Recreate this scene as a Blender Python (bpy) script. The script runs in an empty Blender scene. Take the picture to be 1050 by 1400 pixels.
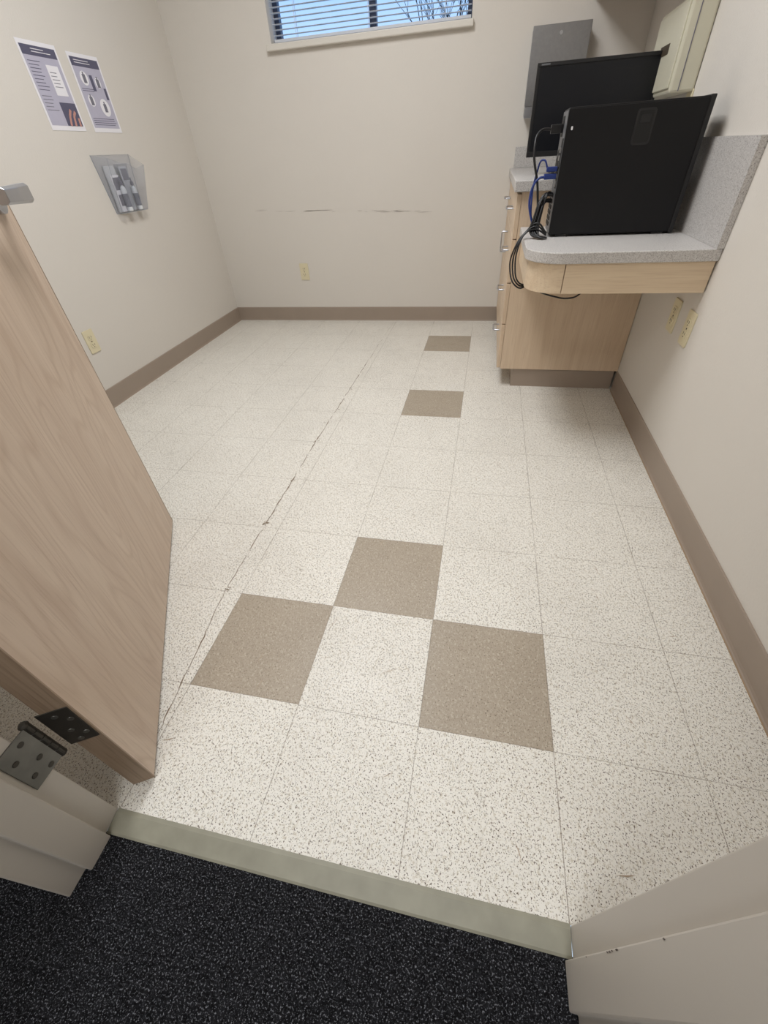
import bpy, bmesh, math, random
from mathutils import Vector, Matrix
random.seed(7)
T=.3048
sc=bpy.context.scene
try:
    sc.view_settings.view_transform='Standard'; sc.view_settings.look='None'
except Exception as e: print(e)

# ------------------------------------------------------------------ materials
def srgb(r,g,b):
    f=lambda c:(c/255/12.92 if c/255<=.04045 else ((c/255+.055)/1.055)**2.4)
    return (f(r),f(g),f(b),1)
class M:
    def __init__(s,name,col=(.5,.5,.5,1),rough=.5,metal=0,spec=.5):
        s.m=bpy.data.materials.new(name); s.m.use_nodes=True; s.nt=s.m.node_tree
        s.b=s.nt.nodes['Principled BSDF']; s.b.inputs['Base Color'].default_value=col
        s.b.inputs['Roughness'].default_value=rough; s.b.inputs['Metallic'].default_value=metal
        s.b.inputs['Specular IOR Level'].default_value=spec
        s.tc=s.nt.nodes.new('ShaderNodeTexCoord')
    def n(s,t,**k):
        n=s.nt.nodes.new(t)
        for a,v in k.items(): setattr(n,a,v)
        return n
    def l(s,a,b): s.nt.links.new(a,b)
    def mapping(s,scale,rz=0):
        m=s.n('ShaderNodeMapping'); m.inputs['Scale'].default_value=scale; m.inputs['Rotation'].default_value=(0,0,rz)
        s.l(s.tc.outputs['Object'],m.inputs['Vector']); return m.outputs[0]
    def noise(s,scale,detail=2,rough=.5,vec=None,dist=0):
        n=s.n('ShaderNodeTexNoise'); n.inputs['Scale'].default_value=scale; n.inputs['Detail'].default_value=detail
        n.inputs['Roughness'].default_value=rough; n.inputs['Distortion'].default_value=dist
        s.l(vec if vec is not None else s.tc.outputs['Object'],n.inputs['Vector']); return n.outputs['Fac']
    def ramp(s,fac,a,b,ca=(0,0,0,1),cb=(1,1,1,1)):
        r=s.n('ShaderNodeValToRGB'); r.color_ramp.elements[0].position=a; r.color_ramp.elements[1].position=b
        r.color_ramp.elements[0].color=ca; r.color_ramp.elements[1].color=cb
        s.l(fac,r.inputs[0]); return r.outputs[0]
    def mix(s,fac,a,b):
        m=s.n('ShaderNodeMix',data_type='RGBA')
        for v,i in ((fac,0),(a,6),(b,7)):
            if hasattr(v,'links'): s.l(v,m.inputs[i])
            else: m.inputs[i].default_value=v
        return m.outputs[2]
    def math(s,op,a,b=0.):
        m=s.n('ShaderNodeMath',operation=op)
        for i,v in enumerate((a,b)):
            if hasattr(v,'links'): s.l(v,m.inputs[i])
            else: m.inputs[i].default_value=v
        return m.outputs[0]
    def color(s,c): s.l(c,s.b.inputs['Base Color'])
    def bump(s,h,strength=.2,dist=.002):
        b=s.n('ShaderNodeBump'); b.inputs['Strength'].default_value=strength; b.inputs['Distance'].default_value=dist
        s.l(h,b.inputs['Height']); s.l(b.outputs[0],s.b.inputs['Normal'])

def m_wall(name,c1,c2):
    m=M(name,rough=.75,spec=.25); m.color(m.mix(m.noise(1.3,3),c1,c2)); 
    m.bump(m.noise(150,3,.6),.35,.002); return m.m
WALL=m_wall('painted_wall_orange_peel',srgb(218,213,205),srgb(213,207,199))
CEIL=m_wall('ceiling_paint',srgb(228,228,224),srgb(224,224,220))

def m_tile(name,base,base2,dark,tan,thr,seam):
    m=M(name,rough=.38,spec=.4)
    c=m.mix(m.noise(5,4,.6),base,base2)
    # warm flecks, two crossing directions
    c=m.mix(m.math('MULTIPLY',m.ramp(m.noise(190,3,.65,m.mapping((1,.5,1),.5)),.55,.63),.8),c,tan)
    c=m.mix(m.math('MULTIPLY',m.ramp(m.noise(210,2,.65,m.mapping((.5,1,1),.9)),.60,.66),.8),c,tan)
    # dark chips
    c=m.mix(m.ramp(m.noise(340,2,.6,m.mapping((1,.7,1),.3)),thr,thr+.03),c,dark)
    c=m.mix(m.math('MULTIPLY',m.ramp(m.noise(250,2,.6,m.mapping((.7,1,1),1.1)),thr+.03,thr+.06),.8),c,dark)
    # worn, dirty mottling
    c=m.mix(m.math('MULTIPLY',m.ramp(m.noise(14,6,.78),.56,.78),.22),c,dark)
    c=m.mix(m.math('MULTIPLY',m.ramp(m.noise(2.3,4,.6),.45,.75),.10),c,dark)
    sx=m.n('ShaderNodeSeparateXYZ'); m.l(m.tc.outputs['Object'],sx.inputs[0])
    def line(o,wd):
        v=m.math('DIVIDE',o,T); v=m.math('ADD',v,100.5); v=m.math('FRACT',v); v=m.math('SUBTRACT',v,.5); v=m.math('ABSOLUTE',v)
        return m.math('LESS_THAN',v,wd)
    s=m.math('MAXIMUM',line(sx.outputs[0],.0030),line(sx.outputs[1],.0026))
    c=m.mix(m.math('MULTIPLY',s,m.ramp(m.noise(9,3),.25,.7,(.25,.25,.25,1),(.8,.8,.8,1))),c,seam)
    # grime that collects beside the joints
    g=m.math('MAXIMUM',line(sx.outputs[0],.016),line(sx.outputs[1],.012))
    c=m.mix(m.math('MULTIPLY',g,m.math('MULTIPLY',m.ramp(m.noise(16,4,.7),.55,.7),.16)),c,seam)
    m.color(c)
    m.bump(m.noise(60,2),.05,.001)
    m.l(m.ramp(m.noise(7,4),.3,.7,(.36,.36,.36,1),(.55,.55,.55,1)),m.b.inputs['Roughness'])
    return m.m
CREAM=m_tile('vinyl_tile_cream',srgb(233,230,222),srgb(228,224,215),srgb(92,78,64),srgb(196,187,170),.60,srgb(122,110,95))
BROWN=m_tile('vinyl_tile_taupe',srgb(168,156,139),srgb(161,149,132),srgb(98,84,68),srgb(188,177,161),.62,srgb(100,88,76))
def m_simple(name,col,rough=.5,metal=0,spec=.5,var=.12,sc_=30,bump=0):
    m=M(name,col,rough,metal,spec)
    d=tuple(x*(1-var) for x in col[:3])+(1,)
    n=m.noise(sc_,3); m.color(m.mix(n,col,d))
    if bump: m.bump(n,bump,.001)
    return m.m
BASE=m_simple('vinyl_cove_base_taupe',srgb(160,145,131),.5,var=.1,sc_=8)
FRAME=m_simple('door_frame_paint_cream',srgb(206,199,189),.42,var=.08,sc_=5)
def m_carpet():
    m=M('carpet_black_fleck',rough=.95,spec=.1)
    n1=m.noise(330,3,.75); n2=m.noise(130,3,.6)
    c=m.mix(m.ramp(n2,.42,.6),srgb(14,14,16),srgb(32,32,35))
    c=m.mix(m.ramp(n1,.56,.67),c,srgb(150,152,158))
    m.color(c); m.bump(n1,.9,.004); return m.m
CARPET=m_carpet()
def m_wood(name,c1,c2,c3,axis='z',s=1.):
    m=M(name,rough=.42,spec=.35)
    v={'z':(28*s,28*s,1.1*s),'x':(1.1*s,28*s,28*s),'y':(28*s,1.1*s,28*s)}[axis]
    f={'z':(240,240,7),'x':(7,240,240),'y':(240,7,240)}[axis]
    g=m.noise(1,4,.55,m.mapping(v),1.2); h=m.noise(1,2,.5,m.mapping(f))
    c=m.mix(m.ramp(g,.35,.68),c1,c2)
    c=m.mix(m.math('MULTIPLY',m.ramp(h,.5,.68),.45),c,c3)
    m.color(c); m.bump(h,.08,.001); return m.m
def m_door():
    m=M('door_oak_veneer',rough=.42,spec=.35)
    wv=m.n('ShaderNodeTexNoise'); wv.inputs['Scale'].default_value=1; wv.inputs['Detail'].default_value=2
    m.l(m.mapping((3.2,3.2,.55)),wv.inputs['Vector'])
    bands=m.math('FRACT',m.math('MULTIPLY',wv.outputs['Fac'],26.))
    bands=m.math('ABSOLUTE',m.math('SUBTRACT',bands,.5))
    g=m.noise(1,4,.6,m.mapping((22,22,1.)),1.)
    h=m.noise(1,3,.6,m.mapping((260,260,9)))
    c=m.mix(m.ramp(g,.3,.7),srgb(208,189,170),srgb(196,175,156))
    c=m.mix(m.math('MULTIPLY',m.ramp(bands,.30,.5),.40),c,srgb(178,153,132))
    c=m.mix(m.math('MULTIPLY',m.ramp(h,.52,.68),.35),c,srgb(168,144,124))
    m.color(c); m.bump(h,.08,.001); return m.m
DOORW=m_door()
EDGEW=m_wood('door_edge_wood',srgb(158,137,116),srgb(142,120,99),srgb(112,92,73),'z')
CABW=m_wood('cabinet_maple_laminate',srgb(216,195,170),srgb(207,184,158),srgb(195,170,144),'z')
CABX=m_wood('cabinet_maple_laminate_h',srgb(220,200,172),srgb(211,189,161),srgb(196,171,144),'x')
def m_lam():
    m=M('laminate_grey_speckle',rough=.4)
    c=m.mix(m.ramp(m.noise(260,2,.6),.5,.56),srgb(202,199,196),srgb(182,178,175))
    c=m.mix(m.ramp(m.noise(420,2,.6),.60,.64),c,srgb(118,113,111)); m.color(c); return m.m
LAM=m_lam()
BLACK=m_simple('black_plastic',srgb(20,20,23),.42,var=.2)
BLACKM=m_simple('black_painted_steel',srgb(15,15,18),.5,spec=.3,var=.15,sc_=60)
SCREEN=m_simple('dark_lcd_screen',srgb(14,16,22),.3,spec=.35,var=.05)
DARK=m_simple('recess_dark',srgb(7,7,8),.6,var=.1)
STEEL=m_simple('brushed_steel',srgb(160,161,164),.34,1,var=.2,sc_=80)
SATIN=m_simple('satin_chrome',srgb(190,192,198),.3,1,var=.05)
HINGEM=m_simple('hinge_aged_steel',srgb(128,127,122),.42,.85,var=.45,sc_=35)
HINGED=m_simple('hinge_dark_leaf',srgb(84,80,74),.5,.7,var=.5,sc_=35)
IVORY=m_simple('ivory_plastic',srgb(222,212,180),.4,var=.04)
IVORYD=m_simple('ivory_slot_dark',srgb(70,60,45),.6)
def m_white():
    m=M('white_vinyl_slat',srgb(240,240,240),.45)
    m.color(m.mix(m.noise(20),srgb(240,240,240),srgb(234,234,236)))
    tr=m.n('ShaderNodeBsdfTranslucent'); tr.inputs[0].default_value=(.92,.94,.96,1)
    mx=m.n('ShaderNodeMixShader'); mx.inputs[0].default_value=.4
    m.l(m.b.outputs[0],mx.inputs[1]); m.l(tr.outputs[0],mx.inputs[2]); m.l(mx.outputs[0],m.nt.nodes['Material Output'].inputs[0]); return m.m
WHITE=m_white()
SILLM=m_simple('sill_cream',srgb(216,211,202),.4,var=.05)
WFR=m_simple('window_frame_dark_bronze',srgb(66,76,98),.4,.3)
STRIP=m_simple('reducer_strip_grey_green',srgb(157,154,136),.5,var=.4,sc_=22)
BLUE=m_simple('cable_blue',srgb(25,50,120),.45)
BOXB=m_simple('dispenser_beige',srgb(208,204,184),.45,var=.05)
GREYP=m_simple('port_grey',srgb(110,112,116),.45,.3)
PAPER=m_simple('paper_white',srgb(236,234,238),.6,var=.02)
PURP=m_simple('print_slate_purple',srgb(92,90,112),.55)
LILAC=m_simple('print_lilac',srgb(188,185,202),.55,var=.1)
PINK=m_simple('print_skin',srgb(200,150,138),.55)
GREYT=m_simple('print_text_grey',srgb(120,118,130),.6)
SCUFF=m_simple('scuff_mark',srgb(176,168,161),.8,var=.15)
CRK=m_simple('crack_dirt',srgb(138,118,96),.8,var=.45,sc_=60)
BARK=m_simple('bark',srgb(95,85,80),.9)
GRASS=m_simple('outside_ground',srgb(120,118,95),.95,var=.3,sc_=2)
def m_clear(name,col,tint,fac,rough):
    m=M(name,col,rough,spec=.6)
    t=m.n('ShaderNodeBsdfTransparent'); t.inputs[0].default_value=tint
    mx=m.n('ShaderNodeMixShader'); mx.inputs[0].default_value=fac
    m.l(t.outputs[0],mx.inputs[1]); m.l(m.b.outputs[0],mx.inputs[2])
    m.l(mx.outputs[0],m.nt.nodes['Material Output'].inputs[0]); return m.m
CLEAR=m_clear('clear_acrylic',srgb(225,228,232),(.93,.935,.95,1),.07,.05)
CLEARE=m_clear('clear_acrylic_edge',srgb(195,200,206),(.72,.74,.78,1),.45,.15)
def m_emit(name,col,st):
    m=M(name,col); m.b.inputs['Emission Color'].default_value=col; m.b.inputs['Emission Strength'].default_value=st; return m.m
DIFF=m_emit('light_diffuser',(.98,.99,1,1),1.2)

# ------------------------------------------------------------------ geometry helpers
def link(o,parent=None):
    sc.collection.objects.link(o)
    if parent: o.parent=parent
    return o
def empty(name,loc=(0,0,0),rz=0):
    o=bpy.data.objects.new(name,None); o.location=loc; o.rotation_euler=(0,0,rz); o.empty_display_size=.1; return link(o)
def finish(bm,name,mats,parent=None,bevel=0,smooth=False,seg=2):
    me=bpy.data.meshes.new(name); bm.normal_update(); bm.to_mesh(me); bm.free()
    for m in (mats if isinstance(mats,list) else [mats]): me.materials.append(m)
    o=bpy.data.objects.new(name,me); link(o,parent)
    if bevel:
        b=o.modifiers.new('bevel','BEVEL'); b.width=bevel; b.segments=seg; b.limit_method='ANGLE'; b.angle_limit=math.radians(40)
    if smooth:
        for p in me.polygons: p.use_smooth=True
    return o
def add_box(bm,x0,x1,y0,y1,z0,z1,mi=0,rot=None):
    vs=[bm.verts.new((x,y,z)) for x in (x0,x1) for y in (y0,y1) for z in (z0,z1)]
    for f in ((0,1,3,2),(4,6,7,5),(0,4,5,1),(2,3,7,6),(0,2,6,4),(1,5,7,3)):
        bm.faces.new([vs[i] for i in f]).material_index=mi
    if rot: bmesh.ops.transform(bm,matrix=rot,verts=vs)
    return vs
def box(name,x0,x1,y0,y1,z0,z1,mat,parent=None,bevel=0):
    bm=bmesh.new(); add_box(bm,x0,x1,y0,y1,z0,z1); return finish(bm,name,mat,parent,bevel)
def boxes(name,lst,mats,parent=None,bevel=0):
    bm=bmesh.new()
    for b in lst: add_box(bm,*b)
    return finish(bm,name,mats,parent,bevel)
def add_prism(bm,pts,z0,z1,mi=0):
    a=[bm.verts.new((x,y,z0)) for x,y in pts]; b=[bm.verts.new((x,y,z1)) for x,y in pts]; n=len(pts)
    fs=[bm.faces.new(a[::-1]),bm.faces.new(b)]
    for i in range(n): fs.append(bm.faces.new((a[i],a[(i+1)%n],b[(i+1)%n],b[i])))
    for f in fs: f.material_index=mi
    bmesh.ops.recalc_face_normals(bm,faces=fs)
    return a+b
def prism(name,pts,z0,z1,mat,parent=None,bevel=0):
    bm=bmesh.new(); add_prism(bm,pts,z0,z1); return finish(bm,name,mat,parent,bevel)
def add_cyl(bm,p0,p1,r,seg=20,mi=0,r2=None):
    p0=Vector(p0);p1=Vector(p1); d=p1-p0
    q=d.to_track_quat('Z','Y').to_matrix().to_4x4(); q.translation=(p0+p1)/2
    r_=bmesh.ops.create_cone(bm,cap_ends=True,segments=seg,radius1=r,radius2=r if r2 is None else r2,depth=d.length,matrix=q)
    for v in r_['verts']:
        for f in v.link_faces: f.material_index=mi
def cyl(name,p0,p1,r,mat,parent=None,bevel=0,seg=24):
    bm=bmesh.new(); add_cyl(bm,p0,p1,r,seg); return finish(bm,name,mat,parent,bevel)
def lathe(name,prof,mat,parent,origin,seg=20):
    bm=bmesh.new(); ox,oy,oz=origin; rings=[]
    for r,z in prof: rings.append([bm.verts.new((ox+r*math.cos(2*math.pi*i/seg),oy+r*math.sin(2*math.pi*i/seg),oz+z)) for i in range(seg)])
    for a,b in zip(rings,rings[1:]):
        for i in range(seg): bm.faces.new((a[i],a[(i+1)%seg],b[(i+1)%seg],b[i]))
    bm.faces.new(rings[0][::-1]); bm.faces.new(rings[-1])
    return finish(bm,name,mat,parent)
def tube(name,pts,r,mat,parent=None,res=8):
    cu=bpy.data.curves.new(name,'CURVE'); cu.dimensions='3D'; cu.bevel_depth=r; cu.bevel_resolution=3; cu.resolution_u=res
    s=cu.splines.new('BEZIER'); s.bezier_points.add(len(pts)-1)
    for b,p in zip(s.bezier_points,pts): b.co=p; b.handle_left_type=b.handle_right_type='AUTO'
    cu.use_fill_caps=True; cu.materials.append(mat)
    o=bpy.data.objects.new(name,cu); return link(o,parent)
def rounded_rect(w,h,r,n=6):
    pts=[]
    for cx,cy,a in ((w/2-r,h/2-r,0),(-w/2+r,h/2-r,90),(-w/2+r,-h/2+r,180),(w/2-r,-h/2+r,270)):
        for i in range(n+1):
            t=math.radians(a+90*i/n); pts.append((cx+r*math.cos(t),cy+r*math.sin(t)))
    return pts

# ------------------------------------------------------------------ room constants
XL,XR,YB,YF,YH,H=-1.69,1.09,2.80,-.600,-.720,2.60

# floor made of individual tile faces
bm=bmesh.new()
brown={(-1,-1),(0,0),(1,-1),(0,4),(0,7)}
for i in range(-6,4):
    for j in range(-2,10):
        x0,x1=max(XL,i*T),min(XR,(i+1)*T); y0,y1=max(-.588,j*T),min(YB,(j+1)*T)
        if x1-x0<.001 or y1-y0<.001: continue
        f=bm.faces.new([bm.verts.new(p) for p in ((x0,y0,0),(x1,y0,0),(x1,y1,0),(x0,y1,0))])
        f.material_index=1 if (i,j) in brown else 0
bmesh.ops.remove_doubles(bm,verts=bm.verts[:],dist=1e-5)
floor=finish(bm,'floor',[CREAM,BROWN])
# crack in the slab telegraphing through tiles
bm=bmesh.new()
def crack_x(y):
    if y<0: return -.364-.112*y
    if y<.95: return -.365
    return -.364+.0215*(y-.95)
y=-.45
prev=None
while y<2.78:
    w=random.choice((.0005,.0008,.0010,.0010,.0018))
    if .3<y<1.9: w*=1.4
    if y>1.9: w*=.7
    x=crack_x(y)+random.uniform(-.0025,.0025)
    cur=(bm.verts.new((x-w,y,.0006)),bm.verts.new((x+w,y,.0006)))
    if prev and random.random()<(.85): bm.faces.new((prev[0],prev[1],cur[1],cur[0]))
    prev=cur; y+=random.uniform(.012,.03)
for (sx,sy,r) in ((-.366,.323,.013),(-.362,.60,.008),(-.360,.915,.012),(-.362,.01,.009),(-.345,1.5,.009),(-.35,1.25,.008),(-.352,1.36,.007)):
    for k in range(7):
        ox,oy=random.uniform(-r,r),random.uniform(-r,r)*.7; n=7
        bm.faces.new([bm.verts.new((sx+ox+r*.4*random.uniform(.5,1)*math.cos(2*math.pi*i/n),sy+oy+r*.3*random.uniform(.5,1)*math.sin(2*math.pi*i/n),.0007+k*.0001)) for i in range(n)])
finish(bm,'floor_crack',CRK,floor)
# faint scuffs on floor
FSC=m_simple('floor_scuff_brown',srgb(176,156,134),.7,var=.2,sc_=60)
bm=bmesh.new()
lst=[(-.28,-.44,.3,.03,.003),(-.12,-.27,1.3,.05,.0015),(.72,-.50,.1,.035,.003),(.02,-.06,1.2,.05,.0012),(.25,-.42,.5,.03,.0015),(.95,.05,.2,.03,.002),(.55,.12,.9,.04,.0012),(-.15,-.2,1.4,.04,.002)]
for k in range(34): lst.append((random.uniform(-.3,1.0),random.uniform(-.55,1.2),random.uniform(0,3.1),random.uniform(.012,.05),random.uniform(.0008,.0022)))
for q,(sx,sy,a,l,w) in enumerate(lst):
    c,s=math.cos(a),math.sin(a)
    bm.faces.new([bm.verts.new((sx+c*p-s*q_,sy+s*p+c*q_,.0006)) for p,q_ in ((-l/2,0),(0,-w/2),(l/2,w),(0,w/2))])
finish(bm,'floor_scuffs',FSC,floor)

# walls
wl=box('wall_left',XL-.12,XL,YF,YB+.15,-.01,H,WALL)
wr=box('wall_right',XR,XR+.12,YF,YB+.15,-.01,H,WALL)
WX0,WX1,WZ0,WZ1=-1.012,.168,1.56,2.30
wb=boxes('wall_back',[(XL,WX0,YB,YB+.15,-.01,H),(WX1,XR,YB,YB+.15,-.01,H),(WX0,WX1,YB,YB+.15,-.01,WZ0),(WX0,WX1,YB,YB+.15,WZ1,H)],WALL)
wf=boxes('wall_front',[(-3.2,-.355,YH,YF,-.01,H),(.658,3.2,YH,YF,-.01,H),(-.355,.658,YH,YF,2.08,H)],WALL)
box('ceiling',XL-.12,XR+.12,YF,YB+.15,H,H+.05,CEIL)
# hall
box('floor_hall_carpet',-3.2,3.2,-2.6,-.626,-.016,-.006,CARPET)
box('wall_hall',-3.2,3.2,-2.72,-2.6,-.016,H,WALL)
box('wall_hall_left',-3.32,-3.2,-2.72,YH,-.016,H,WALL)
box('wall_hall_right',3.2,3.32,-2.72,YH,-.016,H,WALL)
box('ceiling_hall',-3.2,3.2,-2.72,YF,H,H+.05,CEIL)

# cove baseboards: profile swept
def baseboard(name,p0,p1,nrm,h=.1016):
    prof=[(0,0),(.011,0),(.0075,.004),(.0055,.012),(.005,.03),(.005,h-.004),(.0035,h),(0,h)]
    bm=bmesh.new(); p0=Vector(p0);p1=Vector(p1);n=Vector(nrm)
    A=[bm.verts.new((p0.x+n.x*a,p0.y+n.y*a,b)) for a,b in prof]; B=[bm.verts.new((p1.x+n.x*a,p1.y+n.y*a,b)) for a,b in prof]
    k=len(prof)
    for i in range(k): bm.faces.new((A[i],A[(i+1)%k],B[(i+1)%k],B[i]))
    bm.faces.new(A); bm.faces.new(B[::-1]); bmesh.ops.recalc_face_normals(bm,faces=bm.faces[:])
    return finish(bm,name,BASE)
baseboard('baseboard_left',(XL,YF),(XL,YB),(1,0))
baseboard('baseboard_back',(XL,YB),(.55,YB),(0,-1))
baseboard('baseboard_right',(XR,YF),(XR,1.615),(-1,0))
baseboard('baseboard_front_left',(XL,YF),(-.36,YF),(0,1))
baseboard('baseboard_front_right',(.662,YF),(XR,YF),(0,1))
# old adhesive line on the floor along the cove base
GL=m_simple('adhesive_residue',srgb(176,150,118),.7,var=.3,sc_=40)
boxes('adhesive_line',[(XR-.0145,XR-.011,-.58,1.60,.0002,.0008),(XL+.011,XL+.0135,-.58,YB-.02,.0002,.0008)],GL,floor)

# wall scuffs on back wall
bm=bmesh.new()
for k in range(34):
    x=random.uniform(-1.36,-.05); 
    if -.85<x<-.55 and random.random()<.6: continue
    z=.765-(x+1.36)*.042+random.uniform(-.006,.006); l=random.uniform(.02,.12); w=random.uniform(.0006,.0016)
    bm.faces.new([bm.verts.new(p) for p in ((x,YB-.0006,z),(x+l/2,YB-.0006,z-w),(x+l,YB-.0006,z+random.uniform(-.002,.002)),(x+l/2,YB-.0006,z+w))])
finish(bm,'wall_scuffs',SCUFF,wb)

# ------------------------------------------------------------------ threshold
bm=bmesh.new()
prof=[(-.586,.0015),(-.594,.0028),(-.626,-.0035),(-.630,-.006),(-.630,-.012),(-.586,-.012)]
A=[bm.verts.new((-.307,a,b)) for a,b in prof];B=[bm.verts.new((.610,a,b)) for a,b in prof]
for i in range(6): bm.faces.new((A[i],A[(i+1)%6],B[(i+1)%6],B[i]))
bm.faces.new(A);bm.faces.new(B[::-1]);bmesh.ops.recalc_face_normals(bm,faces=bm.faces[:])
finish(bm,'trim_threshold_reducer',STRIP)

# ------------------------------------------------------------------ door frame
fr=empty('trim_door_frame')
Lp=[(-.358,-.588),(-.308,-.588),(-.308,-.632),(-.294,-.632),(-.294,-.688),(-.308,-.688),(-.308,-.731),(-.358,-.731)]
Rp=[(.661,-.588),(.611,-.588),(.611,-.632),(.598,-.632),(.598,-.690),(.611,-.690),(.611,-.731),(.661,-.731)]
prism('jamb_hinge_side',Lp,-.006,2.10,FRAME,fr,.002)
prism('jamb_strike_side',Rp,-.006,2.10,FRAME,fr,.002)
boxes('head',[(-.358,.661,-.731,-.588,2.05,2.10),(-.308,.611,-.690,-.632,2.036,2.05)],FRAME,fr,.002)
box('strike_plate',.6095,.6112,-.625,-.597,.95,1.07,SATIN,fr)
CHIP=m_simple('paint_chip_dark',srgb(120,110,102),.8,var=.4,sc_=90)
bm=bmesh.new()
for k in range(7):
    z=random.uniform(.16,.30) if k<4 else random.uniform(.02,.6); l=random.uniform(.004,.014); w=random.uniform(.0004,.0009)
    bm.faces.new([bm.verts.new(p) for p in ((.5975,-.6335-w,z),(.5975,-.6335,z+l*.5),(.5975,-.6345-w*1.5,z+l),(.5975,-.635-w,z+l*.4))])
finish(bm,'paint_chips',CHIP,fr)
# ------------------------------------------------------------------ door
ang=math.atan2(.862,-.506); A0=(-.260,-.520,0)
door=empty('door_1',A0,ang)
L=.925
box('slab',.001,L-.001,.001,.044,.010,2.04,DOORW,door,.0015)
boxes('edge_banding',[(0,.003,.0005,.0445,.0095,2.0405),(L-.003,L,.0005,.0445,.0095,2.0405)],EDGEW,door)
def lever(side):
    s=-1 if side==0 else 1; y0=0 if side==0 else .045
    bm=bmesh.new(); X=L-.07; Z=1.015
    add_cyl(bm,(X,y0,Z),(X,y0+s*.010,Z),.033,32); add_cyl(bm,(X,y0+s*.008,Z),(X,y0+s*.062,Z),.012,24)
    finish(bm,'lever_rose_%d'%side,SATIN,door,.002)
    bm=bmesh.new()
    n=14
    rings=[]
    for i in range(n+1):
        t=i/n; x=X+.016-.125*t; hy=.018*(1-.2*t)
        yc=y0+s*(.058-.010*max(0,t-.6)/.4)
        rings.append([bm.verts.new((x,yc+a*.012,Z+b*hy)) for a,b in ((-1,-.7),(-.5,-1),(.5,-1),(1,-.7),(1,.7),(.5,1),(-.5,1),(-1,.7))])
    for a,b in zip(rings,rings[1:]):
        for i in range(8): bm.faces.new((a[i],a[(i+1)%8],b[(i+1)%8],b[i]))
    bm.faces.new(rings[0]);bm.faces.new(rings[-1][::-1]); bmesh.ops.recalc_face_normals(bm,faces=bm.faces[:])
    finish(bm,'lever_handle_%d'%side,SATIN,door,.001)
lever(0); lever(1)
boxes('latch_plate',[(L-.0005,L+.001,.010,.035,.96,1.07)],SATIN,door)
# hinges
hg=empty('door_hinge')
Md=Matrix.Translation(A0)@Matrix.Rotation(ang,4,'Z')
px,py=-.3105,-.5625
for k,zc in enumerate((.305,1.05,1.80)):
    z0,z1=zc-.057,zc+.057
    bm=bmesh.new(); n=5; hgt=(z1-z0)/n
    for i in range(n): add_cyl(bm,(px,py,z0+i*hgt+.0006),(px,py,z0+(i+1)*hgt-.0006),.0075,20)
    add_cyl(bm,(px,py,z1),(px,py,z1+.005),.0085,20,r2=.005); add_cyl(bm,(px,py,z0-.005),(px,py,z0),.005,20,r2=.0085)
    finish(bm,'knuckles_%d'%k,HINGED,hg,.0008)
    bm=bmesh.new(); add_box(bm,-.3082,-.3055,-.622,py,z0,z1)
    for (yy,zz) in ((-.585,.040),(-.608,.022),(-.585,-.012),(-.608,-.030),(-.585,-.046)):
        add_cyl(bm,(-.3060,yy,zc+zz),(-.3045,yy,zc+zz),.0052,14,1)
    finish(bm,'jamb_leaf_%d'%k,[HINGEM,HINGED],hg,.0006)
    bm=bmesh.new()
    add_box(bm,-.0018,.0005,.004,.052,z0,z1)
    for (yy,zz) in ((.030,.040),(.014,.022),(.030,-.012),(.014,-.030),(.030,-.046)):
        add_cyl(bm,(-.0030,yy,zc+zz),(-.0015,yy,zc+zz),.0052,14,1)
    bmesh.ops.transform(bm,matrix=Md,verts=bm.verts[:])
    finish(bm,'door_leaf_%d'%k,[HINGED,HINGEM],hg,.0006)

# ------------------------------------------------------------------ window
wn=empty('window_1')
yo=YB+.105
fw=.035
boxes('frame',[(WX0,WX1,yo,yo+.04,WZ0,WZ0+.028),(WX0,WX1,yo,yo+.04,WZ1-fw,WZ1),(WX0,WX0+.03,yo,yo+.04,WZ0,WZ1),(WX1-.03,WX1,yo,yo+.04,WZ0,WZ1),(-.425,-.385,yo-.005,yo+.035,WZ0,WZ1)],WFR,wn,.002)
boxes('sill',[(-1.037,.180,YB-.030,YB+.10,1.532,1.562)],SILLM,wn,.005)
bm=bmesh.new()
z=WZ0+.042
while z<WZ1-.04:
    R=Matrix.Translation((0,YB+.055,z))@Matrix.Rotation(math.radians(-2),4,'X')
    add_box(bm,WX0+.008,WX1-.008,-.0125,.0125,-.0005,.0005,0,R); z+=.0220
add_box(bm,WX0+.008,WX1-.008,YB+.043,YB+.067,WZ0+.014,WZ0+.026)
add_box(bm,WX0+.006,WX1-.006,YB+.035,YB+.072,WZ1-.035,WZ1-.002)
for x in (WX0+.15,-.42,WX1-.15):
    add_box(bm,x-.001,x+.001,YB+.041,YB+.0425,WZ0+.02,WZ1-.03); add_box(bm,x-.001,x+.001,YB+.0675,YB+.069,WZ0+.02,WZ1-.03)
finish(bm,'blind_slats',WHITE,wn)
# outside
box('ground_outside',-30,30,YB+.2,60,-.6,-.5,GRASS)
def tree(name,base,h,seed):
    rnd=random.Random(seed); bm=bmesh.new()
    def br(p,d,l,r,dep):
        q=p+d*l; add_cyl(bm,p,q,r,6,0,r*.7)
        if dep==0: return
        for i in range(3):
            nd=(d+Vector((rnd.uniform(-.7,.7),rnd.uniform(-.7,.7),rnd.uniform(-.1,.5)))).normalized()
            br(p+d*l*rnd.uniform(.6,1),nd,l*rnd.uniform(.6,.8),r*.6,dep-1)
    br(Vector(base),Vector((0,0,1)),h*.3,.05,5)
    finish(bm,name,BARK)
tree('bare_tree',(-.75,14,-.5),6.0,3)

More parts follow.
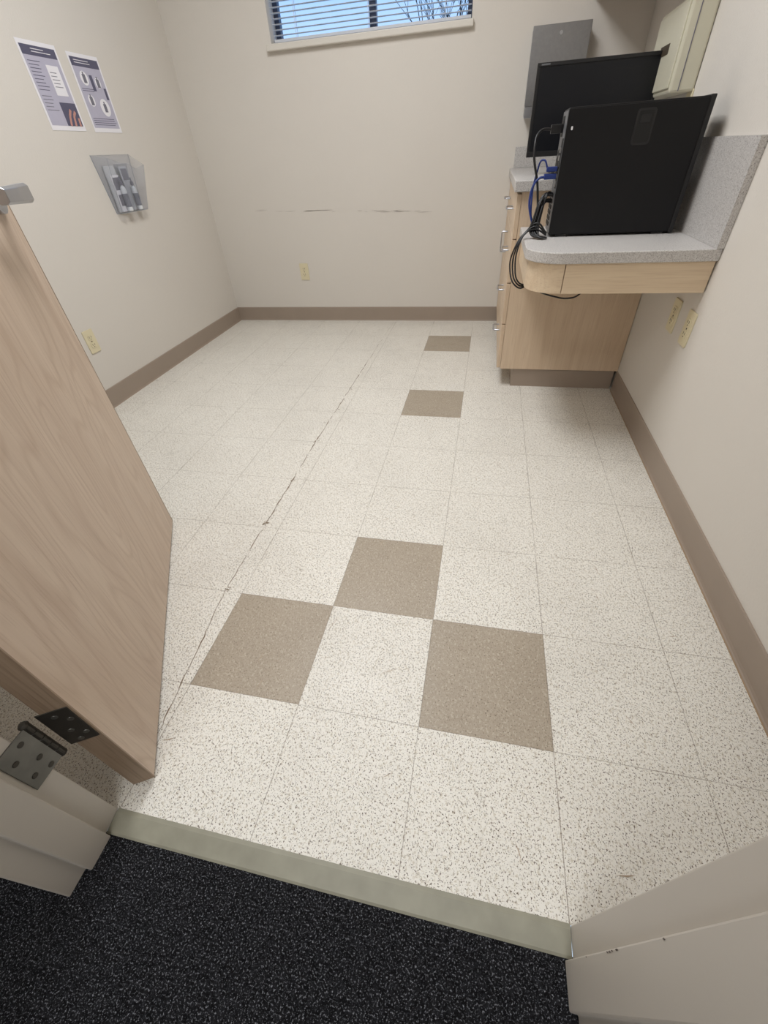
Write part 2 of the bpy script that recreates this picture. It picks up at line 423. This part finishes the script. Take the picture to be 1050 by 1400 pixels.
# ------------------------------------------------------------------ outlets
def outlet(name,loc,rz,kind='duplex'):
    e=empty(name,loc,rz)   # local: x across, z up, -y out of wall
    bm=bmesh.new(); pts=rounded_rect(.070,.115,.006,4)
    vs=add_prism(bm,pts,0,.005); bmesh.ops.transform(bm,matrix=Matrix.Rotation(math.radians(90),4,'X'),verts=vs)
    finish(bm,'cover_plate',IVORY,e,.0015)
    bm=bmesh.new()
    for zc in (.0195,-.0195):
        vs=add_prism(bm,[(a,b+zc) for a,b in rounded_rect(.033,.028,.009,4)],0,.0075)
        bmesh.ops.transform(bm,matrix=Matrix.Rotation(math.radians(90),4,'X'),verts=vs)
    finish(bm,'receptacle_faces',IVORY,e,.0008)
    bm=bmesh.new()
    for zc in (.0195,-.0195):
        add_box(bm,-.0075,-.0055,-.0082,-.0070,zc-.001,zc+.008); add_box(bm,.0055,.0075,-.0082,-.0070,zc-.001,zc+.008)
        add_cyl(bm,(0,-.0082,zc-.007),(0,-.0070,zc-.007),.0024,10)
    add_cyl(bm,(0,-.0062,0),(0,-.0045,0),.003,10)
    finish(bm,'slots',IVORYD,e)
outlet('wall_outlet',(XL,1.222,.352),math.radians(90))
outlet('wall_outlet',(-1.03,YB,.360),0)
outlet('wall_outlet',(XR,1.17,.502),math.radians(-90))
outlet('wall_outlet',(XR,1.015,.502),math.radians(-90))
outlet('wall_outlet',(XR,1.79,1.10),math.radians(-90))

# ------------------------------------------------------------------ posters on left wall (plane x=XL)
def poster(name,y0,y1,z0,z1,kind,tilt=0):
    e=empty(name,(XL,(y0+y1)/2,(z0+z1)/2)); e.rotation_euler=(tilt,0,0)
    w=(y1-y0)/2; h=(z1-z0)/2
    box('sheet',.0006,.0014,-w,w,-h,h,PAPER,e)
    def r(n,a,b,c,d,m,o=.0004):
        box(n,.0014,.0014+o,-w+2*w*a,-w+2*w*b,-h+2*h*c,-h+2*h*d,m,e)
    def rows(n,a,b,c,d,cnt,m,o=.0007):
        bx=[]
        for i in range(cnt):
            z=c+(d-c)*(i+.5)/cnt; bb=b-(b-a)*random.uniform(0,.35)
            bx.append((.0014,.0014+o,-w+2*w*a,-w+2*w*bb,-h+2*h*(z-.004),-h+2*h*(z+.004)))
        boxes(n,bx,m,e)
    def disc(n,cy,cz,rr,m,o=.0008):
        cyl(n,(.0014,-w+2*w*cy,-h+2*h*cz),(.0014+o,-w+2*w*cy,-h+2*h*cz),rr,m,e)
    if kind==0:
        r('panel',.05,.95,.06,.84,LILAC); r('header',.05,.95,.84,.95,PURP); rows('title',.3,.8,.87,.93,2,PAPER)
        rows('text_block',.10,.42,.45,.80,9,PURP); rows('text_block_low',.10,.42,.22,.42,5,GREYT)
        r('phone_card',.54,.86,.42,.76,PAPER,.0008); rows('phone_text',.58,.82,.5,.7,5,GREYT,.001)
        r('hand_photo',.50,.95,.06,.34,PURP,.0008)
        def finger(n,pts,m):
            bm=bmesh.new()
            for (a,b),(c,d) in zip(pts,pts[1:]):
                pa=Vector((.0026,-w+2*w*a,-h+2*h*b)); pb=Vector((.0026,-w+2*w*c,-h+2*h*d)); t=(pb-pa).normalized(); q=Vector((0,-t.z,t.y))*.006
                bm.faces.new([bm.verts.new(v) for v in (pa-q,pa+q,pb+q,pb-q)])
            finish(bm,n,m,e)
        finger('hand_a',[(.60,.06),(.66,.18),(.74,.26)],PINK); finger('hand_b',[(.74,.06),(.78,.18),(.86,.24)],PINK); finger('hand_c',[(.88,.06),(.90,.16)],PINK)
    else:
        r('panel',.05,.95,.06,.84,LILAC); r('header',.05,.95,.84,.95,PURP); rows('title',.15,.85,.87,.93,2,PAPER)
        for i,(cy,cz,rr) in enumerate(((.30,.70,.026),(.72,.66,.020),(.28,.42,.022),(.68,.34,.034))):
            disc('badge_%d'%i,cy,cz,rr,PAPER,.001)
            r('icon_%d'%i,cy-.05,cy+.05,cz-.06,cz+.05,GREYT,.0013); r('icon_head_%d'%i,cy-.02,cy+.02,cz+.05,cz+.08,GREYT,.0013)
        r('block_a',.48,.58,.55,.75,PURP,.0008); r('block_b',.85,.93,.45,.60,PURP,.0008)
        rows('text_block',.1,.9,.09,.20,4,PURP); rows('text_mid',.1,.5,.53,.58,2,PURP)
poster('wall_poster',1.580,1.800,1.203,1.497,0,0)
poster('wall_poster',1.862,2.075,1.200,1.488,1,0)

# ------------------------------------------------------------------ brochure holder
bh=empty('brochure_holder',(XL,1.905,.86))
t=.0025
bm=bmesh.new()
def quadslab(bm,pts,n,mi=0):
    n=Vector(n); a=[bm.verts.new(p) for p in pts]; b=[bm.verts.new(Vector(p)+n) for p in pts]
    fs=[bm.faces.new(a),bm.faces.new(b[::-1])]+[bm.faces.new((a[i],b[i],b[(i+1)%len(a)],a[(i+1)%len(a)])) for i in range(len(a))]
    for f in fs: f.material_index=mi
    for f in fs[2:]: f.material_index=1
    bmesh.ops.recalc_face_normals(bm,faces=fs)
quadslab(bm,[(.001,-.115,0),(.001,.115,0),(.001,.15,.25),(.001,-.15,.25)],(t,0,0))
quadslab(bm,[(.035,-.115,0),(.035,.115,0),(.085,.14,.20),(.085,.06,.185),(.085,0,.21),(.085,-.06,.215),(.085,-.14,.235)],(t,0,0))
quadslab(bm,[(.001,-.115,0),(.037,-.115,0),(.087,-.14,.235),(.001,-.15,.25)],(0,-t,0))
quadslab(bm,[(.001,.115,0),(.037,.115,0),(.087,.14,.20),(.001,.15,.25)],(0,t,0))
quadslab(bm,[(.001,-.115,0),(.037,-.115,0),(.037,.115,0),(.001,.115,0)],(0,0,-t))
quadslab(bm,[(.035,-.002,0),(.085,-.002,.21),(.004,-.002,.21),(.004,-.002,0)],(0,t,0))
finish(bm,'acrylic_shell',[CLEAR,CLEARE],bh)
LG=m_simple('brochure_grey',srgb(205,206,210),.5,var=.2,sc_=40)
boxes('brochures',[(.006,.012,-.100,-.02,.004,.205),(.006,.010,.02,.085,.004,.20)],LG,bh)
boxes('brochure_stack',[(.013,.018,-.075,-.015,.004,.165)],PAPER,bh)
boxes('brochure_print',[(.0182,.0188,-.070,-.02,.10,.155),(.0182,.0188,-.070,-.04,.03,.08),(.0102,.0108,.03,.08,.14,.19)],GREYT,bh)
BOT=m_simple('bottle_translucent_white',srgb(218,222,226),.25,var=.08); LBL=m_simple('bottle_label_grey',srgb(128,130,142),.5,var=.3,sc_=90)
for k,(yy,zz,s) in enumerate(((-.035,.003,1.0),(.055,.003,.95))):
    o=(.034,yy,zz)
    lathe('bottle_%d'%k,[(.013*s,0),(.015*s,.004),(.015*s,.095*s),(.012*s,.108*s),(.006*s,.115*s),(.006*s,.120*s)],BOT,bh,o)
    lathe('bottle_label_%d'%k,[(.0154*s,.02*s),(.0154*s,.08*s)],LBL,bh,o)
    lathe('bottle_cap_%d'%k,[(.009*s,.118*s),(.009*s,.135*s),(.004*s,.138*s),(.004*s,.155*s)],GREYT,bh,o)

# ------------------------------------------------------------------ base cabinet with countertop
cb=empty('base_cabinet')
box('carcass',.490,XR-.002,1.612,YB-.002,.100,.876,CABW,cb,.001)
box('toe_kick',.556,XR-.014,1.622,YB-.014,.0,.100,BASE,cb)
zs=[(.105,.330),(.334,.520),(.524,.700),(.704,.868)]
bm=bmesh.new()
for z0,z1 in zs: add_box(bm,.470,.489,1.614,2.205,z0,z1)
add_box(bm,.470,.489,2.209,YB-.006,.105,.700); add_box(bm,.470,.489,2.209,YB-.006,.704,.868)
finish(bm,'drawer_fronts',CABW,cb,.0015)
def pull(n,yc,zc,par,vert=False):
    x0=.470;l=.05
    if vert: pts=[(x0,yc,zc-l),(x0-.028,yc,zc-l),(x0-.032,yc,zc-l+.004),(x0-.032,yc,zc+l-.004),(x0-.028,yc,zc+l),(x0,yc,zc+l)]
    else: pts=[(x0,yc-l,zc),(x0-.026,yc-l,zc),(x0-.032,yc-l+.006,zc),(x0-.032,yc+l-.006,zc),(x0-.026,yc+l,zc),(x0,yc+l,zc)]
    cu=tube(n,pts,.004,SATIN,par)
    for b in cu.data.splines[0].bezier_points: b.handle_left_type=b.handle_right_type='VECTOR'
for i,(z0,z1) in enumerate(zs): pull('pull_%d'%i,1.91,(z0+z1)/2+.01,cb)
pull('pull_4',2.5,.79,cb); pull('pull_5',2.26,.6,cb,True)
box('countertop',.455,XR-.001,1.592,YB-.001,.877,.915,LAM,cb,.003)
bs=empty('countertop_backsplash')
boxes('back_splash',[(.478,XR-.001,YB-.020,YB-.001,.9155,1.017)],LAM,bs,.001)
boxes('side_splash',[(XR-.020,XR-.001,.992,1.5915,.7505,1.017),(XR-.020,XR-.001,1.5915,YB-.021,.9155,1.017)],LAM,bs)
box('side_splash_end',XR-.021,XR-.001,.989,.992,.7505,1.017,LAM,bs)

# desk
dk=empty('wall_desk')
def outline(ins,xr=XR-.001,yb=1.610):
    R=.13-ins; pts=[(xr,.990+ins),(xr,yb),(.500+ins,yb)]
    cx,cy=.500+.13,.990+.13
    for i in range(13):
        a=math.radians(180+90*i/12); pts.append((cx+R*math.cos(a),cy+R*math.sin(a)))
    return pts
bm=bmesh.new(); add_prism(bm,outline(0),.716,.750); finish(bm,'desktop',LAM,dk,.003)
bm=bmesh.new()
def arc(ins):
    R=.13-ins; return [(.500+ins,1.606)]+[(.63+R*math.cos(math.radians(180+90*i/12)),1.12+R*math.sin(math.radians(180+90*i/12))) for i in range(13)]
o_=arc(.012);i_=arc(.030)
n=len(o_)
for z0,z1 in ((.622,.7155),):
    for k in range(n-1):
        quad=[o_[k],o_[k+1],i_[k+1],i_[k]]
        add_prism(bm,quad,z0,z1)
bmesh.ops.remove_doubles(bm,verts=bm.verts[:],dist=1e-5)
finish(bm,'curved_apron',CABX,dk)
boxes('drawer_front',[(.633,XR-.004,1.000,1.019,.622,.7155)],CABX,dk,.001)
boxes('drawer_box',[(.66,XR-.02,1.019,1.50,.64,.7155)],CABW,dk)

# upper cabinet
uc=empty('upper_cabinet')
box('carcass',.800,XR-.001,1.70,YB-.001,1.585,2.30,CABW,uc,.001)
boxes('doors',[(.781,.799,1.702,2.245,1.588,2.297),(.781,.799,2.249,YB-.004,1.588,2.297)],CABW,uc,.001)

# ------------------------------------------------------------------ monitor
mo=empty('computer_monitor',(.757,1.985,.9155),math.radians(1))
box('housing',-.252,.252,0,.022,.065,.375,BLACK,mo,.004)
box('screen',-.240,.240,-.0012,.001,.085,.363,SCREEN,mo)
boxes('bezel',[(-.252,.252,-.004,.001,.363,.375),(-.252,.252,-.004,.001,.065,.085),(-.252,-.240,-.004,.001,.085,.363),(.240,.252,-.004,.001,.085,.363)],BLACK,mo,.001)
bm=bmesh.new(); vs=add_prism(bm,rounded_rect(.34,.22,.04),0,.03)
bmesh.ops.transform(bm,matrix=Matrix.Translation((0,.052,.22))@Matrix.Rotation(math.radians(90),4,'X'),verts=vs)
finish(bm,'rear_bulge',BLACK,mo,.008)
box('neck',-.035,.035,.040,.062,.010,.24,BLACK,mo,.004)
bm=bmesh.new(); vs=add_prism(bm,[(x,y+.045) for x,y in rounded_rect(.26,.19,.03)],0,.014); finish(bm,'base',BLACK,mo,.003)
box('logo',-.236,-.200,-.0047,-.0038,.3665,.3715,GREYP,mo)

# ------------------------------------------------------------------ desktop tower
tw=empty('computer_tower',(.590,1.312,.7502),math.radians(-.5))
box('chassis',.004,.425,.003,.165,.006,.368,BLACKM,tw,.003)
box('side_panel',.002,.424,0,.006,.010,.364,BLACKM,tw,.0015)
bm=bmesh.new(); add_prism(bm,[(.424,0),(.440,.002),(.448,.03),(.448,.135),(.440,.166),(.424,.168)],.003,.371); finish(bm,'front_bezel',BLACK,tw,.003)
bm=bmesh.new()
def rr(w,h,r,cx,cz,y0,y1,mi):
    vs=add_prism(bm,[(a,b) for a,b in rounded_rect(w,h,r)],0,y1-y0,mi)
    bmesh.ops.transform(bm,matrix=Matrix.Translation((cx,y1,cz))@Matrix.Rotation(math.radians(90),4,'X'),verts=vs)
rr(.058,.092,.010,.247,.305,-.0015,.002,0); rr(.046,.080,.007,.247,.305,-.0022,.001,1); rr(.030,.020,.004,.247,.325,-.0035,.001,0)
finish(bm,'side_latch',[BLACK,DARK],tw,.0005)
boxes('feet',[(.03,.07,.01,.03,0,.008),(.03,.07,.14,.16,0,.008),(.37,.41,.01,.03,0,.008),(.37,.41,.14,.16,0,.008)],BLACK,tw)
bm=bmesh.new()
rr(.006,.010,.0025,.020,.315,-.0006,.001,0)
finish(bm,'sticker',PAPER,tw)
box('rear_plate',.001,.0045,.008,.160,.012,.362,GREYP,tw)
bl=[(-.0005,.0015,.018,.060,.150,.290)]
for k in range(6): bl.append((-.001,.002,.066,.155,.030+k*.018,.042+k*.018))
bl.append((-.001,.002,.085,.150,.295,.350))
boxes('rear_slots',bl,DARK,tw)
boxes('rear_ports',[(-.004,.002,.022,.038,.155,.172),(-.004,.002,.042,.056,.155,.172),(-.004,.002,.022,.056,.180,.192),(-.004,.002,.024,.052,.230,.244),(-.004,.002,.022,.036,.252,.266),(-.004,.002,.040,.054,.252,.266)],STEEL,tw)
boxes('vga_plug',[(-.045,-.003,.020,.056,.178,.194),(-.04,-.003,.020,.050,.200,.214)],BLUE,tw,.002)
boxes('power_plug',[(-.040,-.001,.095,.120,.305,.330)],BLACK,tw,.002)
bm=bmesh.new()
for k in range(3):
    add_cyl(bm,(-.0012,.11,.22),(.0008,.11,.22),.040-.012*k,28,k%2)
finish(bm,'rear_fan',[DARK,GREYP],tw)

# cables
cc=empty('computer_cables')
def W(a,b,c): return (.590+a,1.312+b,.750+c)
tube('power_cable',[W(-.03,.107,.318),W(-.075,.10,.315),W(-.09,.07,.27),W(-.06,.05,.15),W(-.05,.03,.05),W(-.06,.02,.010)],.0042,BLACK,cc)
tube('vga_cable',[W(-.04,.038,.186),W(-.065,.035,.18),W(-.085,.03,.13),W(-.07,.02,.06),W(-.045,.02,.015)],.0040,BLUE,cc)
tube('blue_cable',[W(-.035,.035,.207),W(-.055,.04,.235),W(-.07,.06,.20),W(-.075,.05,.10),W(-.06,.03,.02)],.0030,BLUE,cc)
for k in range(12):
    dx,dz=random.uniform(-.015,.015),random.uniform(0,.035); s=random.uniform(.7,1.3)
    tube('black_cable_%d'%k,[W(-.004,.03+.004*k,.10+dz),W(-.03*s,.03,.10+dz),W(-.05*s,.01+dx,.05+dz*.5),W(-.055*s,-.02,.012+dz*.3),W(-.035,-.04+dx,.008),W(-.01,-.055,.006)],.0034,BLACK,cc)
for k in range(3):
    o=.010*k
    tube('hanging_cable_%d'%k,[W(-.01,-.03,.012+o*.3),W(-.05,-.02,.03+o),W(-.085,-.03+o,.022),W(-.108-o*.6,-.05,-.02),W(-.112-o,-.075+o,-.09),W(-.095,-.09,-.135-o),W(-.05,-.06,-.155)],.0030,BLACK,cc)
# loop that runs under the desk and dips just below the front apron
tube('under_desk_cable',[W(-.05,-.06,-.155),W(-.02,-.18,-.150),W(.03,-.255,-.150),W(.07,-.265,-.154),W(.11,-.255,-.148),W(.14,-.20,-.125)],.0028,BLACK,cc)

# ------------------------------------------------------------------ paper towel dispenser (back wall)
pt=empty('paper_towel_dispenser')
box('housing',.500,.785,2.700,YB-.001,1.150,1.492,STEEL,pt,.004)
box('front_door',.497,.788,2.694,2.700,1.190,1.494,STEEL,pt,.002)
boxes('towel_slot',[(.54,.745,2.72,2.78,1.147,1.151)],DARK,pt)
boxes('bottom_lip',[(.500,.785,2.697,2.705,1.140,1.186)],SATIN,pt,.001)
cyl('lock',(.64,2.690,1.46),(.64,2.696,1.46),.008,SATIN,pt)
# ------------------------------------------------------------------ glove dispenser on right wall
gd=empty('wall_dispenser')
box('housing',1.000,XR-.001,1.760,2.160,1.150,1.405,BOXB,gd,.008)
box('cover',.994,1.001,1.775,2.145,1.165,1.39,BOXB,gd,.003)
box('viewing_slot',.9925,.9945,1.90,2.02,1.27,1.30,IVORYD,gd)
box('side_seam',1.03,1.033,1.7585,1.761,1.155,1.40,GREYT,gd)

# ------------------------------------------------------------------ ceiling lights
def fixture(name,cx,cy,w,l,power):
    e=empty(name,(cx,cy,H))
    boxes('troffer_frame',[(-w/2-.02,w/2+.02,-l/2-.02,-l/2,-.02,-.001),(-w/2-.02,w/2+.02,l/2,l/2+.02,-.02,-.001),(-w/2-.02,-w/2,-l/2,l/2,-.02,-.001),(w/2,w/2+.02,-l/2,l/2,-.02,-.001)],WHITE,e)
    box('diffuser',-w/2,w/2,-l/2,l/2,-.012,-.002,DIFF,e)
    ld=bpy.data.lights.new(name+'_lamp','AREA'); ld.shape='RECTANGLE'; ld.size=w; ld.size_y=l; ld.energy=power; ld.color=(.975,.985,1.0)
    o=bpy.data.objects.new('lamp',ld); o.location=(0,0,-.02); link(o,e)
fixture('ceiling_light',-.30,1.0,.60,1.2,40)
fixture('ceiling_light',.1,-1.55,1.2,.60,28)

# ------------------------------------------------------------------ world
w=bpy.data.worlds.new('sky'); sc.world=w; w.use_nodes=True; nt=w.node_tree; bg=nt.nodes['Background']
tc=nt.nodes.new('ShaderNodeTexCoord'); sp=nt.nodes.new('ShaderNodeSeparateXYZ'); rp=nt.nodes.new('ShaderNodeValToRGB')
nt.links.new(tc.outputs['Generated'],sp.inputs[0]); nt.links.new(sp.outputs[2],rp.inputs[0]); nt.links.new(rp.outputs[0],bg.inputs[0])
rp.color_ramp.elements[0].position=0; rp.color_ramp.elements[0].color=(.62,.80,1,1)
rp.color_ramp.elements[1].position=.34; rp.color_ramp.elements[1].color=(.14,.40,.92,1)
bg.inputs[1].default_value=1.25

# ------------------------------------------------------------------ camera
cam=bpy.data.cameras.new('camera'); co=bpy.data.objects.new('camera',cam); link(co)
cam.sensor_fit='VERTICAL'; cam.sensor_height=36; cam.sensor_width=27; cam.lens=570.741/1400*36; cam.clip_start=.01
yaw,pitch,roll=-.248679,.710716,-.073339
f=Vector((math.sin(yaw)*math.cos(pitch),math.cos(yaw)*math.cos(pitch),-math.sin(pitch)))
r=Vector((math.cos(yaw),-math.sin(yaw),0)); u=r.cross(f)
c,s=math.cos(roll),math.sin(roll)
r2=c*r+s*u; u2=-s*r+c*u
mw=Matrix((( r2.x,u2.x,-f.x,.363858),(r2.y,u2.y,-f.y,-.719954),(r2.z,u2.z,-f.z,1.04001),(0,0,0,1)))
co.matrix_world=mw
sc.camera=co
